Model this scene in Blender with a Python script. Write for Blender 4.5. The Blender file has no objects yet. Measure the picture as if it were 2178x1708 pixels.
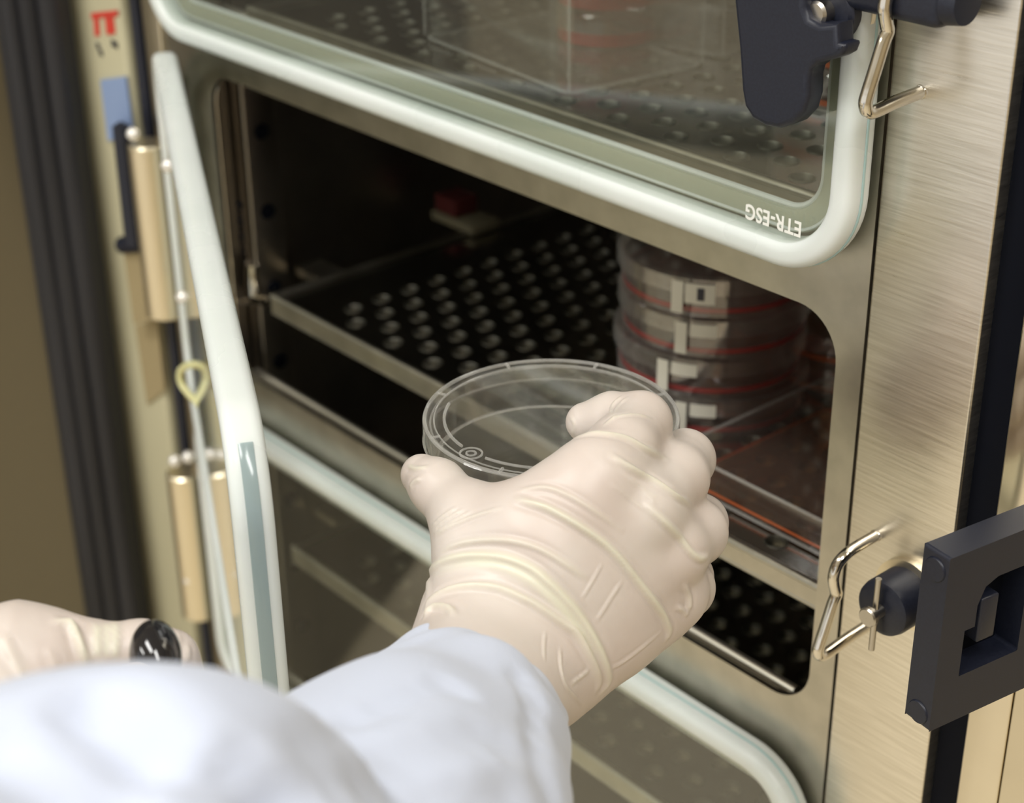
import bpy, bmesh, math, random
import numpy as np
from mathutils import Vector, Matrix, kdtree
random.seed(4); rng = np.random.default_rng(4)
C = bpy.context.scene.collection
sc = bpy.context.scene

# ---------------------------------------------------------------- camera
F = 3614.34                                   # focal length in pixels of the 2178 px wide frame
yaw, pit, rol = map(math.radians, (49.508, 27.166, -0.719))
_f = np.array([-math.sin(yaw)*math.cos(pit), math.cos(yaw)*math.cos(pit), -math.sin(pit)])
_r = np.array([math.cos(yaw), math.sin(yaw), 0.0]); _u = np.cross(_r, _f)
RT = math.cos(rol)*_r + math.sin(rol)*_u; UP = -math.sin(rol)*_r + math.cos(rol)*_u; FW = _f
EYE = np.array([0.0, -0.5, 1.30])
cam = bpy.data.cameras.new('camera'); co = bpy.data.objects.new('camera', cam); C.objects.link(co)
co.matrix_world = Matrix([[RT[i], UP[i], -FW[i], EYE[i]] for i in range(3)] + [[0, 0, 0, 1]])
cam.sensor_width = 36; cam.lens = 36*F/2178; cam.clip_start = 0.02
cam.dof.use_dof = True; cam.dof.focus_distance = 0.63; cam.dof.aperture_fstop = 9.0
sc.camera = co

# ---------------------------------------------------------------- light and exposure
sc.view_settings.view_transform = 'Standard'; sc.view_settings.look = 'None'
sc.view_settings.gamma = 1.0; sc.view_settings.use_curve_mapping = False
sc.view_settings.exposure = 0.46
sc.cycles.max_bounces = 20; sc.cycles.transparent_max_bounces = 40; sc.cycles.transmission_bounces = 16; sc.cycles.glossy_bounces = 8; sc.cycles.diffuse_bounces = 5
w = bpy.data.worlds.new('world'); sc.world = w; w.use_nodes = True
w.node_tree.nodes['Background'].inputs[0].default_value = (1.0, 0.975, 0.94, 1)
w.node_tree.nodes['Background'].inputs[1].default_value = 0.68
def area(name, loc, target, sx, sy, power, col):
    l = bpy.data.lights.new(name, 'AREA'); l.shape = 'RECTANGLE'; l.size = sx; l.size_y = sy
    l.energy = power; l.color = col
    o = bpy.data.objects.new(name, l); C.objects.link(o); o.location = loc
    o.rotation_euler = (Vector(target)-Vector(loc)).to_track_quat('-Z', 'Y').to_euler()
    return o
area('ceiling_lamp_light', (-0.5, -1.1, 2.62), (-0.5, -1.1, 0), 1.2, 0.3, 19, (1, 0.985, 0.95))
area('ceiling_lamp_light', (0.9, -0.6, 2.62), (0.9, -0.6, 0), 1.2, 0.3, 19, (1, 0.985, 0.95))
area('ceiling_lamp_light', (-1.6, -2.6, 2.62), (-1.6, -2.6, 0), 1.2, 0.3, 19, (1, 0.985, 0.95))

# ---------------------------------------------------------------- helpers
def tw(x, y, z): return Vector((x, y-0.5, z+1.30))       # eye-relative metres to world metres
def ray(u, v): return (u-1089.0)/F*RT - (v-854.0)/F*UP + FW
def at(u, v, d): return EYE + ray(u, v)*d                 # a point of the place seen at (u, v), d metres deep
def on_z(u, v, z):
    r = ray(u, v); return EYE + r*((z+1.30-EYE[2])/r[2])
def on_face(u, v, y=0.0):
    r = ray(u, v); return EYE + r*((y-EYE[1])/r[1])
def thing(name, label, cat, loc=(0, 0, 0), group=None, rz=0):
    o = bpy.data.objects.new(name, None); C.objects.link(o); o.location = loc; o.rotation_euler = (0, 0, rz)
    o.empty_display_size = 0.02
    tag(o, label, cat, group); return o
def tag(o, label=None, cat=None, group=None, kind=None):
    for k, v in (('label', label), ('category', cat), ('group', group), ('kind', kind)):
        if v: o[k] = v
    return o
def link(name, me, mat, parent=None, smooth=True, angle=None):
    o = bpy.data.objects.new(name, me); C.objects.link(o)
    if mat: me.materials.append(mat)
    if smooth:
        me.shade_smooth()
        if angle is not None: me.set_sharp_from_angle(angle=math.radians(angle))
    if parent is not None:
        o.parent = parent
        bpy.context.view_layer.update()
        o.matrix_parent_inverse = parent.matrix_world.inverted()
    return o
class MB:
    def __init__(s): s.v = []; s.f = []
    def add(s, vs, fs):
        n = len(s.v); s.v += [tuple(p) for p in vs]; s.f += [tuple(i+n for i in f) for f in fs]
    def box(s, a, b, bev=0.0, rot=None, piv=None):
        bm = bmesh.new(); bmesh.ops.create_cube(bm, size=1.0)
        c = (Vector(a)+Vector(b))/2; d = [abs(b[i]-a[i]) for i in range(3)]
        for q in bm.verts: q.co = Vector((q.co.x*d[0], q.co.y*d[1], q.co.z*d[2]))
        if bev: bmesh.ops.bevel(bm, geom=bm.edges[:], offset=bev, segments=3, affect='EDGES', profile=0.5)
        for q in bm.verts:
            q.co += c
            if rot is not None: q.co = rot @ (q.co-Vector(piv)) + Vector(piv)
        bm.verts.index_update()
        s.add([q.co[:] for q in bm.verts], [[q.index for q in f.verts] for f in bm.faces]); bm.free()
    def tube(s, pts, r, n=12, closed=False, caps=True, flat=None):
        P = [Vector(p) for p in pts]; m = len(P); R = r if hasattr(r, '__len__') else [r]*m
        T = []
        for i in range(m):
            a = P[i-1] if (i > 0 or closed) else P[i]; b = P[(i+1) % m] if (i < m-1 or closed) else P[i]
            T.append((b-a).normalized())
        ref = Vector(flat) if flat is not None else (Vector((0, 0, 1)) if abs(T[0].z) < .9 else Vector((1, 0, 0)))
        nrm = (ref-T[0]*ref.dot(T[0])).normalized(); vs = []
        for i in range(m):
            nrm = (nrm-T[i]*nrm.dot(T[i])).normalized(); bn = T[i].cross(nrm)
            for k in range(n):
                a = 2*math.pi*k/n; vs.append(P[i]+(nrm*math.cos(a)+bn*math.sin(a))*R[i])
        fs = []
        for i in range(m if closed else m-1):
            j = (i+1) % m
            for k in range(n):
                k2 = (k+1) % n; fs.append((i*n+k, i*n+k2, j*n+k2, j*n+k))
        if not closed and caps: fs.append(tuple(range(n-1, -1, -1))); fs.append(tuple((m-1)*n+k for k in range(n)))
        s.add(vs, fs)
    def sweep(s, pts, prof, side, up):
        """closed sweep of a profile [(a,b)..]; side = function i -> outward vector, up = constant vector"""
        m = len(pts); n = len(prof); vs = []
        for i in range(m):
            o = side(i)
            for a, b in prof: vs.append(Vector(pts[i])+o*a+Vector(up)*b)
        fs = []
        for i in range(m):
            j = (i+1) % m
            for k in range(n):
                k2 = (k+1) % n; fs.append((i*n+k, j*n+k, j*n+k2, i*n+k2))
        s.add(vs, fs)
    def lathe(s, prof, n=64, c=(0, 0, 0), axis='z', closed=False):
        vs = []; c = Vector(c)
        for r, h in prof:
            for k in range(n):
                a = 2*math.pi*k/n; x, y = r*math.cos(a), r*math.sin(a)
                p = {'z': (x, y, h), 'y': (x, -h, y), 'x': (h, x, y)}[axis]; vs.append(Vector(p)+c)
        fs = []; m = len(prof)
        for i in range(m if closed else m-1):
            j = (i+1) % m
            for k in range(n):
                k2 = (k+1) % n; fs.append((i*n+k, i*n+k2, j*n+k2, j*n+k))
        s.add(vs, fs)
    def sphere(s, c, r, n=16, sc_=(1, 1, 1)):
        pr = [(max(1e-6, r*math.sin(math.pi*i/n)), -r*math.cos(math.pi*i/n)) for i in range(n+1)]
        k = len(s.v); s.lathe(pr, n*2, (0, 0, 0))
        for i in range(k, len(s.v)):
            v = s.v[i]; s.v[i] = (v[0]*sc_[0]+c[0], v[1]*sc_[1]+c[1], v[2]*sc_[2]+c[2])
    def build(s, name, mat, parent=None, smooth=True, angle=40, bev=0):
        me = bpy.data.meshes.new(name); me.from_pydata([tuple(v) for v in s.v], [], s.f)
        bm = bmesh.new(); bm.from_mesh(me)
        bmesh.ops.remove_doubles(bm, verts=bm.verts[:], dist=1e-6)
        bmesh.ops.recalc_face_normals(bm, faces=bm.faces[:]); bm.to_mesh(me); bm.free()
        return link(name, me, mat, parent, smooth, angle)
def rrect(x0, x1, z0, z1, r, n=10):
    out = []
    for cx, cz, a0 in ((x1-r, z1-r, 0), (x0+r, z1-r, 90), (x0+r, z0+r, 180), (x1-r, z0+r, 270)):
        for k in range(n+1):
            a = math.radians(a0+90*k/n); out.append((cx+r*math.cos(a), cz+r*math.sin(a)))
    return out
def plate(name, outlines, depth, bev, mat, parent, matrix, res=3, angle=35):
    """sheet with holes: first outline outside, others holes; lies in local xy, thickness along local z"""
    cu = bpy.data.curves.new(name, 'CURVE'); cu.dimensions = '2D'; cu.fill_mode = 'BOTH'
    for ol in outlines:
        sp = cu.splines.new('POLY'); sp.points.add(len(ol)-1); sp.use_cyclic_u = True
        for i, p in enumerate(ol): sp.points[i].co = (p[0], p[1], 0, 1)
    cu.extrude = depth/2-bev; cu.bevel_depth = bev; cu.bevel_resolution = res; cu.offset = -bev if bev else 0
    o = bpy.data.objects.new(name, cu); C.objects.link(o)
    dg = bpy.context.evaluated_depsgraph_get(); me = bpy.data.meshes.new_from_object(o.evaluated_get(dg))
    bpy.data.objects.remove(o); me.transform(matrix); me.name = name
    me.materials.clear()
    return link(name, me, mat, parent, True, angle)
XZ = lambda y: Matrix(((1, 0, 0, 0), (0, 0, -1, y), (0, 1, 0, 0), (0, 0, 0, 1)))     # local xy plate -> world xz plane at y

# ---------------------------------------------------------------- materials
def mat(name, col=(.8, .8, .8), rough=.5, metal=0, trans=0, ior=1.45, sss=0, sssr=(.01, .006, .004), coat=0, spec=.5):
    m = bpy.data.materials.new(name); m.use_nodes = True; b = m.node_tree.nodes['Principled BSDF']
    b.inputs['Base Color'].default_value = (*col, 1); b.inputs['Roughness'].default_value = rough
    b.inputs['Metallic'].default_value = metal; b.inputs['Transmission Weight'].default_value = trans
    b.inputs['IOR'].default_value = ior; b.inputs['Subsurface Weight'].default_value = sss
    b.inputs['Subsurface Radius'].default_value = sssr; b.inputs['Subsurface Scale'].default_value = 1.0
    b.inputs['Coat Weight'].default_value = coat; b.inputs['Specular IOR Level'].default_value = spec
    return m
def nd(m, t, **k):
    n = m.node_tree.nodes.new(t)
    for a, b in k.items(): setattr(n, a, b)
    return n
def lk(m, a, b): m.node_tree.links.new(a, b)
def noise_mix(m, c1, c2, scale, stretch=(1, 1, 1), detail=4, bump=0, rough=None, lo=.35, hi=.65):
    """procedural colour, bump and roughness variation in object space"""
    tc = nd(m, 'ShaderNodeTexCoord'); mp = nd(m, 'ShaderNodeMapping'); mp.inputs['Scale'].default_value = stretch
    nz = nd(m, 'ShaderNodeTexNoise'); nz.inputs['Scale'].default_value = scale; nz.inputs['Detail'].default_value = detail
    lk(m, tc.outputs['Object'], mp.inputs[0]); lk(m, mp.outputs[0], nz.inputs[0])
    b = m.node_tree.nodes['Principled BSDF']
    cr = nd(m, 'ShaderNodeValToRGB'); cr.color_ramp.elements[0].position = lo; cr.color_ramp.elements[1].position = hi
    cr.color_ramp.elements[0].color = (*c1, 1); cr.color_ramp.elements[1].color = (*c2, 1)
    lk(m, nz.outputs[0], cr.inputs[0]); lk(m, cr.outputs[0], b.inputs['Base Color'])
    if bump:
        bp = nd(m, 'ShaderNodeBump'); bp.inputs['Distance'].default_value = bump; bp.inputs['Strength'].default_value = 1
        lk(m, nz.outputs[0], bp.inputs['Height']); lk(m, bp.outputs[0], b.inputs['Normal'])
    if rough:
        mr = nd(m, 'ShaderNodeMapRange'); mr.inputs['To Min'].default_value = rough[0]; mr.inputs['To Max'].default_value = rough[1]
        lk(m, nz.outputs[0], mr.inputs[0]); lk(m, mr.outputs[0], b.inputs['Roughness'])
    return m
M = {}
M['steel'] = noise_mix(mat('brushed_steel', metal=1, rough=.3), (.68, .64, .56), (.82, .78, .70), 90, (.35, 1, 9), 5, .00006, (.22, .40))
M['frame'] = noise_mix(mat('satin_steel', metal=1, rough=.3), (.45, .43, .375), (.53, .505, .44), 60, (1, 1, 1), 3, .00002, (.26, .36))
M['mirror'] = noise_mix(mat('polished_steel', metal=1, rough=.1), (.70, .64, .53), (.76, .70, .58), 20, (1, 1, 1), 3, 0, (.10, .16))
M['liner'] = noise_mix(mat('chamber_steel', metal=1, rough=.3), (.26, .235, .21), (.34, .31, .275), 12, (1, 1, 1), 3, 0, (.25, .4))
M['shelf'] = noise_mix(mat('shelf_steel', metal=1, rough=.15), (.40, .385, .36), (.46, .44, .41), 15, (1, 1, 1), 3, 0, (.12, .2))
M['rail'] = mat('bright_rail', (.86, .82, .74), .35, 1)
M['boltm'] = mat('bright_bolt', (.92, .90, .87), .25, .5)
M['bolt2'] = mat('turned_steel_bolt', (.50, .47, .42), .3, 1)
M['chrome'] = mat('polished_wire', (.72, .68, .60), .12, 1)
M['hinge'] = mat('hinge_steel', (.80, .72, .55), .32, 1)
M['black'] = noise_mix(mat('black_plastic', rough=.42), (.009, .011, .022), (.013, .016, .029), 900, (1, 1, 1), 2, .000008, (.36, .5))
M['blackgloss'] = mat('black_gloss_knob', (.008, .008, .011), .12, coat=.6)
M['rubber'] = noise_mix(mat('black_rubber', rough=.5), (.010, .010, .013), (.020, .020, .024), 40, (1, 1, .1), 3, .0001, (.4, .6))
M['dark'] = mat('dark_gap', (.004, .005, .009), .5, spec=.08)
M['silicone'] = noise_mix(mat('milky_silicone', rough=.28, sss=.35, sssr=(.006, .007, .006)), (.66, .71, .695), (.72, .76, .75), 14, (1, 1, 1), 3, .0001, (.22, .34))
M['silicone_in'] = mat('silicone_flange', (.40, .41, .33), .4, sss=.15)
M['yellow'] = mat('aged_silicone', (.68, .66, .36), .35, sss=.3)
M['glass_edge'] = mat('blue_glass_edge', (.36, .45, .46), .15, trans=.3)
M['collar'] = mat('collar_steel', (.135, .13, .11), .45, 1)
M['glass_edge2'] = mat('pale_glass_edge', (.40, .56, .56), .25)
def clear(name, tint=(1, 1, 1), refl=1.0, haze=0.0, f0=.04, edge=3.0):
    m = bpy.data.materials.new(name); m.use_nodes = True; nt = m.node_tree; nt.nodes.clear()
    o = nt.nodes.new('ShaderNodeOutputMaterial'); 
    ge = nt.nodes.new('ShaderNodeNewGeometry'); dt = nt.nodes.new('ShaderNodeVectorMath'); dt.operation = 'DOT_PRODUCT'
    nt.links.new(ge.outputs['Normal'], dt.inputs[0]); nt.links.new(ge.outputs['Incoming'], dt.inputs[1])
    ab = nt.nodes.new('ShaderNodeMath'); ab.operation = 'ABSOLUTE'; nt.links.new(dt.outputs['Value'], ab.inputs[0])
    om = nt.nodes.new('ShaderNodeMath'); om.operation = 'SUBTRACT'; om.inputs[0].default_value = 1; nt.links.new(ab.outputs[0], om.inputs[1])
    pw = nt.nodes.new('ShaderNodeMath'); pw.operation = 'POWER'; pw.inputs[1].default_value = 5; nt.links.new(om.outputs[0], pw.inputs[0])
    fr = nt.nodes.new('ShaderNodeMath'); fr.operation = 'MULTIPLY_ADD'; fr.inputs[1].default_value = 1-f0; fr.inputs[2].default_value = f0; nt.links.new(pw.outputs[0], fr.inputs[0])
    tr = nt.nodes.new('ShaderNodeBsdfTransparent'); tr.inputs[0].default_value = (*tint, 1)
    gl = nt.nodes.new('ShaderNodeBsdfGlossy'); gl.inputs['Roughness'].default_value = .04; gl.inputs[0].default_value = (refl, refl, refl, 1)
    mx = nt.nodes.new('ShaderNodeMixShader'); nt.links.new(fr.outputs[0], mx.inputs[0]); nt.links.new(tr.outputs[0], mx.inputs[1]); nt.links.new(gl.outputs[0], mx.inputs[2])
    last = mx
    if haze:
        df = nt.nodes.new('ShaderNodeBsdfTranslucent'); df.inputs[0].default_value = (.8, .8, .78, 1)
        d2 = nt.nodes.new('ShaderNodeBsdfDiffuse'); d2.inputs[0].default_value = (.8, .8, .78, 1)
        am = nt.nodes.new('ShaderNodeMixShader'); am.inputs[0].default_value = .5; nt.links.new(df.outputs[0], am.inputs[1]); nt.links.new(d2.outputs[0], am.inputs[2])
        m2 = nt.nodes.new('ShaderNodeMixShader'); m2.inputs[0].default_value = haze
        p2 = nt.nodes.new('ShaderNodeMath'); p2.operation = 'POWER'; p2.inputs[1].default_value = 4; nt.links.new(om.outputs[0], p2.inputs[0])
        hz = nt.nodes.new('ShaderNodeMath'); hz.operation = 'MULTIPLY_ADD'; hz.inputs[1].default_value = haze*edge; hz.inputs[2].default_value = haze; hz.use_clamp = True; nt.links.new(p2.outputs[0], hz.inputs[0]); nt.links.new(hz.outputs[0], m2.inputs[0])  # whitens at grazing angles, painting in the bright edges of clear walls
        nt.links.new(mx.outputs[0], m2.inputs[1]); nt.links.new(am.outputs[0], m2.inputs[2]); last = m2
    nt.links.new(last.outputs[0], o.inputs[0]); return m
M['pane'] = clear('door_glass', (.93, .95, .93), 1.0, .012, .085, 1)
M['plastic'] = clear('clear_polystyrene', (.97, .955, .945), 1.0, .045, .09, 6)
M['box'] = clear('clear_box_plastic', (.98, .975, .97), 1.0, .006, .05, 12)
M['dish'] = clear('clear_dish_plastic', (.985, .985, .985), 1.0, .003, .025, 20)
_nt = M['dish'].node_tree; _o = [n for n in _nt.nodes if n.type == 'OUTPUT_MATERIAL'][0]; _l = _o.inputs[0].links[0].from_socket
_g = _nt.nodes.new('ShaderNodeBsdfGlass'); _g.inputs['IOR'].default_value = 1.5; _g.inputs['Roughness'].default_value = .0
_m = _nt.nodes.new('ShaderNodeMixShader'); _m.inputs[0].default_value = .12; _nt.links.new(_l, _m.inputs[1]); _nt.links.new(_g.outputs[0], _m.inputs[2]); _nt.links.new(_m.outputs[0], _o.inputs[0])
M['rim_glint_mark'] = clear('rim_glint_mark_plastic', (.98, .98, .98), 1.0, .22, .08, 2)  # whitish colour for painted rim highlights, shared with the moulded marks
M['red'] = clear('red_medium', (.80, .58, .54), .9, .03); M['red_rim'] = mat('red_medium_edge', (.26, .010, .010), .3)
M['orange'] = clear('orange_medium', (.90, .66, .45), .9, .04); M['orange_rim'] = mat('orange_medium_edge', (.42, .09, .02), .3)
M['label'] = mat('paper_label', (.62, .60, .52), .6)
M['print'] = mat('printed_ink', (.03, .03, .04), .6)
M['white_ink'] = mat('white_ink', (.85, .86, .82), .5)
M['olive'] = noise_mix(mat('cream_painted_panel', rough=.35), (.50, .47, .32), (.55, .52, .36), 3, (1, 1, 1), 2, 0, (.3, .4))
M['brown'] = mat('tan_card', (.36, .29, .16), .6)
M['redink'] = mat('red_ink', (.62, .06, .04), .5)
M['blue'] = mat('blue_label', (.26, .35, .56), .5)

# ---------------------------------------------------------------- the room
def struct(name, mb, m): o = mb.build(name, m, None, False); tag(o, kind='structure'); return o
b = MB(); b.box((-4, -4.5, -.1), (3, 1.8, 0)); struct('floor', b, noise_mix(mat('cream_vinyl', rough=.4), (.74, .66, .50), (.78, .70, .54), 6, bump=.0002))
b = MB(); b.box((-4, -4.5, 2.7), (3, 1.8, 2.8)); struct('ceiling', b, noise_mix(mat('ceiling_white', rough=.9), (.72, .70, .64), (.76, .74, .68), 9))
b = MB(); b.box((-4, 1.8, 0), (3, 1.9, 2.7)); struct('wall_back', b, noise_mix(mat('wall_cream', rough=.8), (.58, .52, .40), (.62, .56, .44), 5))
b = MB(); b.box((-4.1, -4.5, 0), (-4, 1.8, 2.7)); struct('wall_left', b, noise_mix(mat('wall_tan', rough=.7), (.52, .46, .36), (.62, .56, .45), 3))
b = MB(); b.box((3, -4.5, 0), (3.1, 1.8, 2.7)); struct('wall_right', b, noise_mix(mat('wall_sand', rough=.8), (.58, .50, .36), (.62, .54, .40), 5))

# ---------------------------------------------------------------- the incubator
inc = thing('incubator', 'stainless steel cell culture incubator with rows of small glass inner doors', 'incubator', tw(-.62, .5, -1.1))
def T(*p): return tuple(tw(*p))
OPEN = [(-.281+.234*k, -.475+.234*k) for k in (2, 1, 0, -1, -2)]
fr = [rrect(-.925, -.371, -1.08+1.30, .25+1.30, .004)]
for zt, zb in OPEN: fr.append(rrect(-.856, -.384, zb+1.30, zt+1.30, .021))
plate('front_frame', fr, .003, 0, M['frame'], inc, XZ(.0015))
b = MB()                                                      # rolled lip round every opening
for zt, zb in OPEN:
    p = [(x, .0035, z) for x, z in rrect(-.8575, -.3825, zb+1.2985, zt+1.3015, .022)]
    b.tube(p, .0016, 8, closed=True)
b.build('opening_lip', M['chrome'], inc)
b = MB(); b.box(T(-.3702, .5, -1.08), T(-.3195, .512, .25), .0012); b.build('front_strip', M['steel'], inc)
b = MB(); b.box(T(-.3195, .507, -1.08), T(-.303, .52, .25)); b.box(T(-.372, .505, -1.08), T(-.3695, .512, .25)); b.build('side_channel', M['dark'], inc)
b = MB(); b.box(T(-.303, .5, -1.08), T(-.2845, .512, .25), .001); b.box(T(-.284, .5, -1.08), T(-.18, .512, .25), .001)
b.build('side_panel', M['mirror'], inc, angle=30)
b = MB(); b.box(T(-1.034, .5, -1.08), T(-.956, .512, .25), .004); b.build('side_panel', M['olive'], inc)['label'] = 'cream painted side panel'
b = MB(); b.box(T(-.956, .513, -1.08), T(-.925, .52, .25)); b.build('side_channel', M['dark'], inc)
b = MB()                                                      # outer shell
b.box(T(-1.05, .514, -1.1), T(-1.036, 1.10, .30)); b.box(T(-.194, .514, -1.1), T(-.18, 1.10, .30))
b.box(T(-1.036, .514, .27), T(-.194, 1.10, .30)); b.box(T(-1.036, .514, -1.1), T(-.194, 1.10, -1.085)); b.box(T(-1.036, 1.086, -1.085), T(-.194, 1.10, .27))
b.box(T(-1.05, .5, .25), T(-.18, .514, .30)); b.box(T(-1.05, .5, -1.1), T(-.18, .514, -1.082))
for x in (-1.0, -.23):
    for y in (.56, 1.05): b.lathe([(.001, -.0), (.03, 0), (.03, .2), (.001, .2)], 24, T(x, y, -1.30))
b.build('outer_shell', M['frame'], inc, angle=30)
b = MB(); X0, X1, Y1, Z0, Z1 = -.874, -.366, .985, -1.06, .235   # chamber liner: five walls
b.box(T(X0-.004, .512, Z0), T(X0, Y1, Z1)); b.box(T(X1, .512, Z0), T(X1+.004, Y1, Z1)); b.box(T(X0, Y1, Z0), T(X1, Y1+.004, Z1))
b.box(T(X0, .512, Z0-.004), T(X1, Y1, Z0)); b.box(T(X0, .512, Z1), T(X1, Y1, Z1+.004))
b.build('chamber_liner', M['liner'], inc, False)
b = MB()                                                      # slotted shelf posts in the chamber
for x, y in ((-.866, .535), (-.866, .93)):
    b = MB(); b.box(T(x-.006, y-.012, Z0), T(x+.006, y+.012, Z1), .002); b.build('shelf_post', M['liner'], inc)
b = MB(); random.seed(2)
for z in np.arange(-.95, .2, .052):
    b = MB(); b.lathe([(.0001, .0), (.005, 0), (.005, .0008), (.0001, .0008)], 16, T(-.8598, .535, z), 'x'); b.build('post_slot', M['dark'], inc)
b = MB(); pts = [on_face(536, 560, .022), on_face(537, 600, .022), on_face(540, 646, .018)]
b.tube(pts, [.0045, .005, .004], 12); pts2 = [on_face(515, 640, .02), on_face(560, 640, .012)]; b.tube(pts2, .003, 8)
b.build('shelf_clip', M['chrome'], inc)
b = MB()                                                      # corrugated sensor hose beside the post
for i in range(12):
    p = on_face(528-1*(i % 2), 425+i*11, .03); b.tube([p, p+np.array([0, 0, -.0022])], .0085-.001*(i % 3), 14)
b.build('ribbed_hose', M['black'], inc)
b = MB(); b.tube([on_face(567, 636, .004), on_face(600, 596, .06), on_face(680, 566, .14), on_face(820, 545, .22), on_face(900, 520, .3)], .0011, 6)
b.build('sensor_wire', M['chrome'], inc)
b = MB()                                                      # bright double rail at the foot of each opening
for k in (1, 0, -1):
    dz = .234*k
    for (u0, v0), (u1, v1), r, yy in (((1440, 1320), (1693, 1472), .0028, .012), ((1425, 1345), (1684, 1490), .0022, .006)):
        A = on_face(u0, v0, yy); B_ = on_face(u1, v1, yy); zz = (A[2]+B_[2])/2+dz
        b = MB(); b.tube([(-.852, yy, zz), (B_[0], yy, zz)], r, 10); b.build('foot_rail', M['rail'], inc)
# hinge column
b = MB(); b.box(T(-.925, .498, -1.08), T(-.905, .5, .25), .0008); b.build('hinge_strip', M['hinge'], inc)
b = MB(); b.tube([T(-.943, .505, -1.07), T(-.943, .505, .24)], .0045, 12); b.build('channel_rod', M['black'], inc)
for k in (1, 0, -1, -2):
    b = MB(); z0, z1 = -.335+.2335*k, -.452+.2335*k
    b.lathe([(.0001, 0), (.011, 0), (.0125, .0015), (.0125, z0-z1-.0015), (.011, z0-z1), (.0001, z0-z1)], 32, T(-.914, .486, z1))
    h = b.build('hinge', M['hinge'], inc)
    bolts = [(283, 285), (357, 352), (318, 595), (388, 632), (402, 630)] if k == 0 else []
    if k == -1: bolts = [(372, 980), (400, 972), (475, 965), (402, 1232)]
    for u, v in bolts:
        b = MB(); b.sphere(on_face(u, v, -.022), .0042, 10); b.build('bolt', M['boltm'], h)
# items on the cream panel
b = MB(); b.tube([on_face(257, 268, -.02), on_face(287, 515, -.02)], [.0055, .0065], 14); b.tube([on_face(262, 521, -.012), on_face(318, 517, -.012)], .006, 12); b.tube([on_face(257, 272, -.02), on_face(257, 272, 0.0)], .004, 10)
b.build('panel_handle', M['black'], inc)
def quad(name, uv, y, m, parent, th=.0015):
    P = [on_face(u, v, y) for u, v in uv]; n = np.array([0, th, 0]); b = MB()
    b.add(list(P)+[p+n for p in P], [(0, 1, 2, 3), (7, 6, 5, 4), (0, 4, 5, 1), (1, 5, 6, 2), (2, 6, 7, 3), (3, 7, 4, 0)])
    return b.build(name, m, parent, False)
quad('latch_housing', [(262, 531), (326, 524), (340, 678), (284, 690)], -.012, M['brown'], inc, .012)
quad('housing_recess', [(287, 692), (333, 680), (350, 830), (312, 860)], -.002, M['brown'], inc, .002)
quad('blue_label', [(213, 170), (266, 163), (283, 292), (229, 300)], -.0015, M['blue'], inc)
b = MB()
for uv in ([(193, 28), (249, 22), (250, 34), (194, 40)], [(199, 40), (209, 39), (211, 76), (201, 77)], [(222, 36), (240, 34), (244, 72), (226, 74)]):
    P = [on_face(u, v, -.0008) for u, v in uv]; n = np.array([0, .0008, 0])
    b.add(list(P)+[p+n for p in P], [(0, 1, 2, 3), (7, 6, 5, 4), (0, 4, 5, 1), (1, 5, 6, 2), (2, 6, 7, 3), (3, 7, 4, 0)])
b.build('red_lettering', M['redink'], inc, False)
b = MB()
for u, v in ((208, 98), (214, 112), (240, 92), (246, 96)):
    p = on_face(u, v, -.0006); b.box(p-np.array([.002, .0001, .002]), p+np.array([.002, .0004, .002]))
b.build('small_print', M['print'], inc, False)
# outer door, swung wide to the left
R0 = Matrix.Rotation(math.radians(-119), 3, 'Z')
hx, hy = -1.062, .478
b = MB(); d = Vector((-.50, -.866, 0)); n = Vector((.866, -.5, 0)); up = Vector((0, 0, 1))
def slab(b, a0, a1, t0, t1, z0, z1):
    vs = [tw(hx, hy, 0)+d*a+n*t+up*z for a in (a0, a1) for t in (t0, t1) for z in (z0, z1)]
    b.add(vs, [(0, 1, 3, 2), (4, 6, 7, 5), (0, 4, 5, 1), (2, 3, 7, 6), (0, 2, 6, 4), (1, 5, 7, 3)])
slab(b, .0, .82, -.06, 0, -1.08, .25); od = b.build('outer_door', M['olive'], inc, False)
b = MB(); slab(b, .001, .80, .0, .004, -1.07, .24); b.build('door_liner', noise_mix(mat('door_liner_steel', metal=1, rough=.3), (.09, .082, .066), (.16, .145, .11), 5, (1, 1, .4), 3, 0, (.25, .38)), od, False)
b = MB()
for i, (q, r) in enumerate([(2.078, .007), (2.105, .0085), (2.135, .0075), (2.165, .0085), (2.195, .0065), (2.225, .008), (2.252, .006)]):
    y = .488-.0035*i-(.004 if i % 2 else 0); b.tube([T(-q*y, y, -1.05), T(-q*y, y, .24)], r, 14)
b.build('door_seal', M['rubber'], od)

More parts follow.
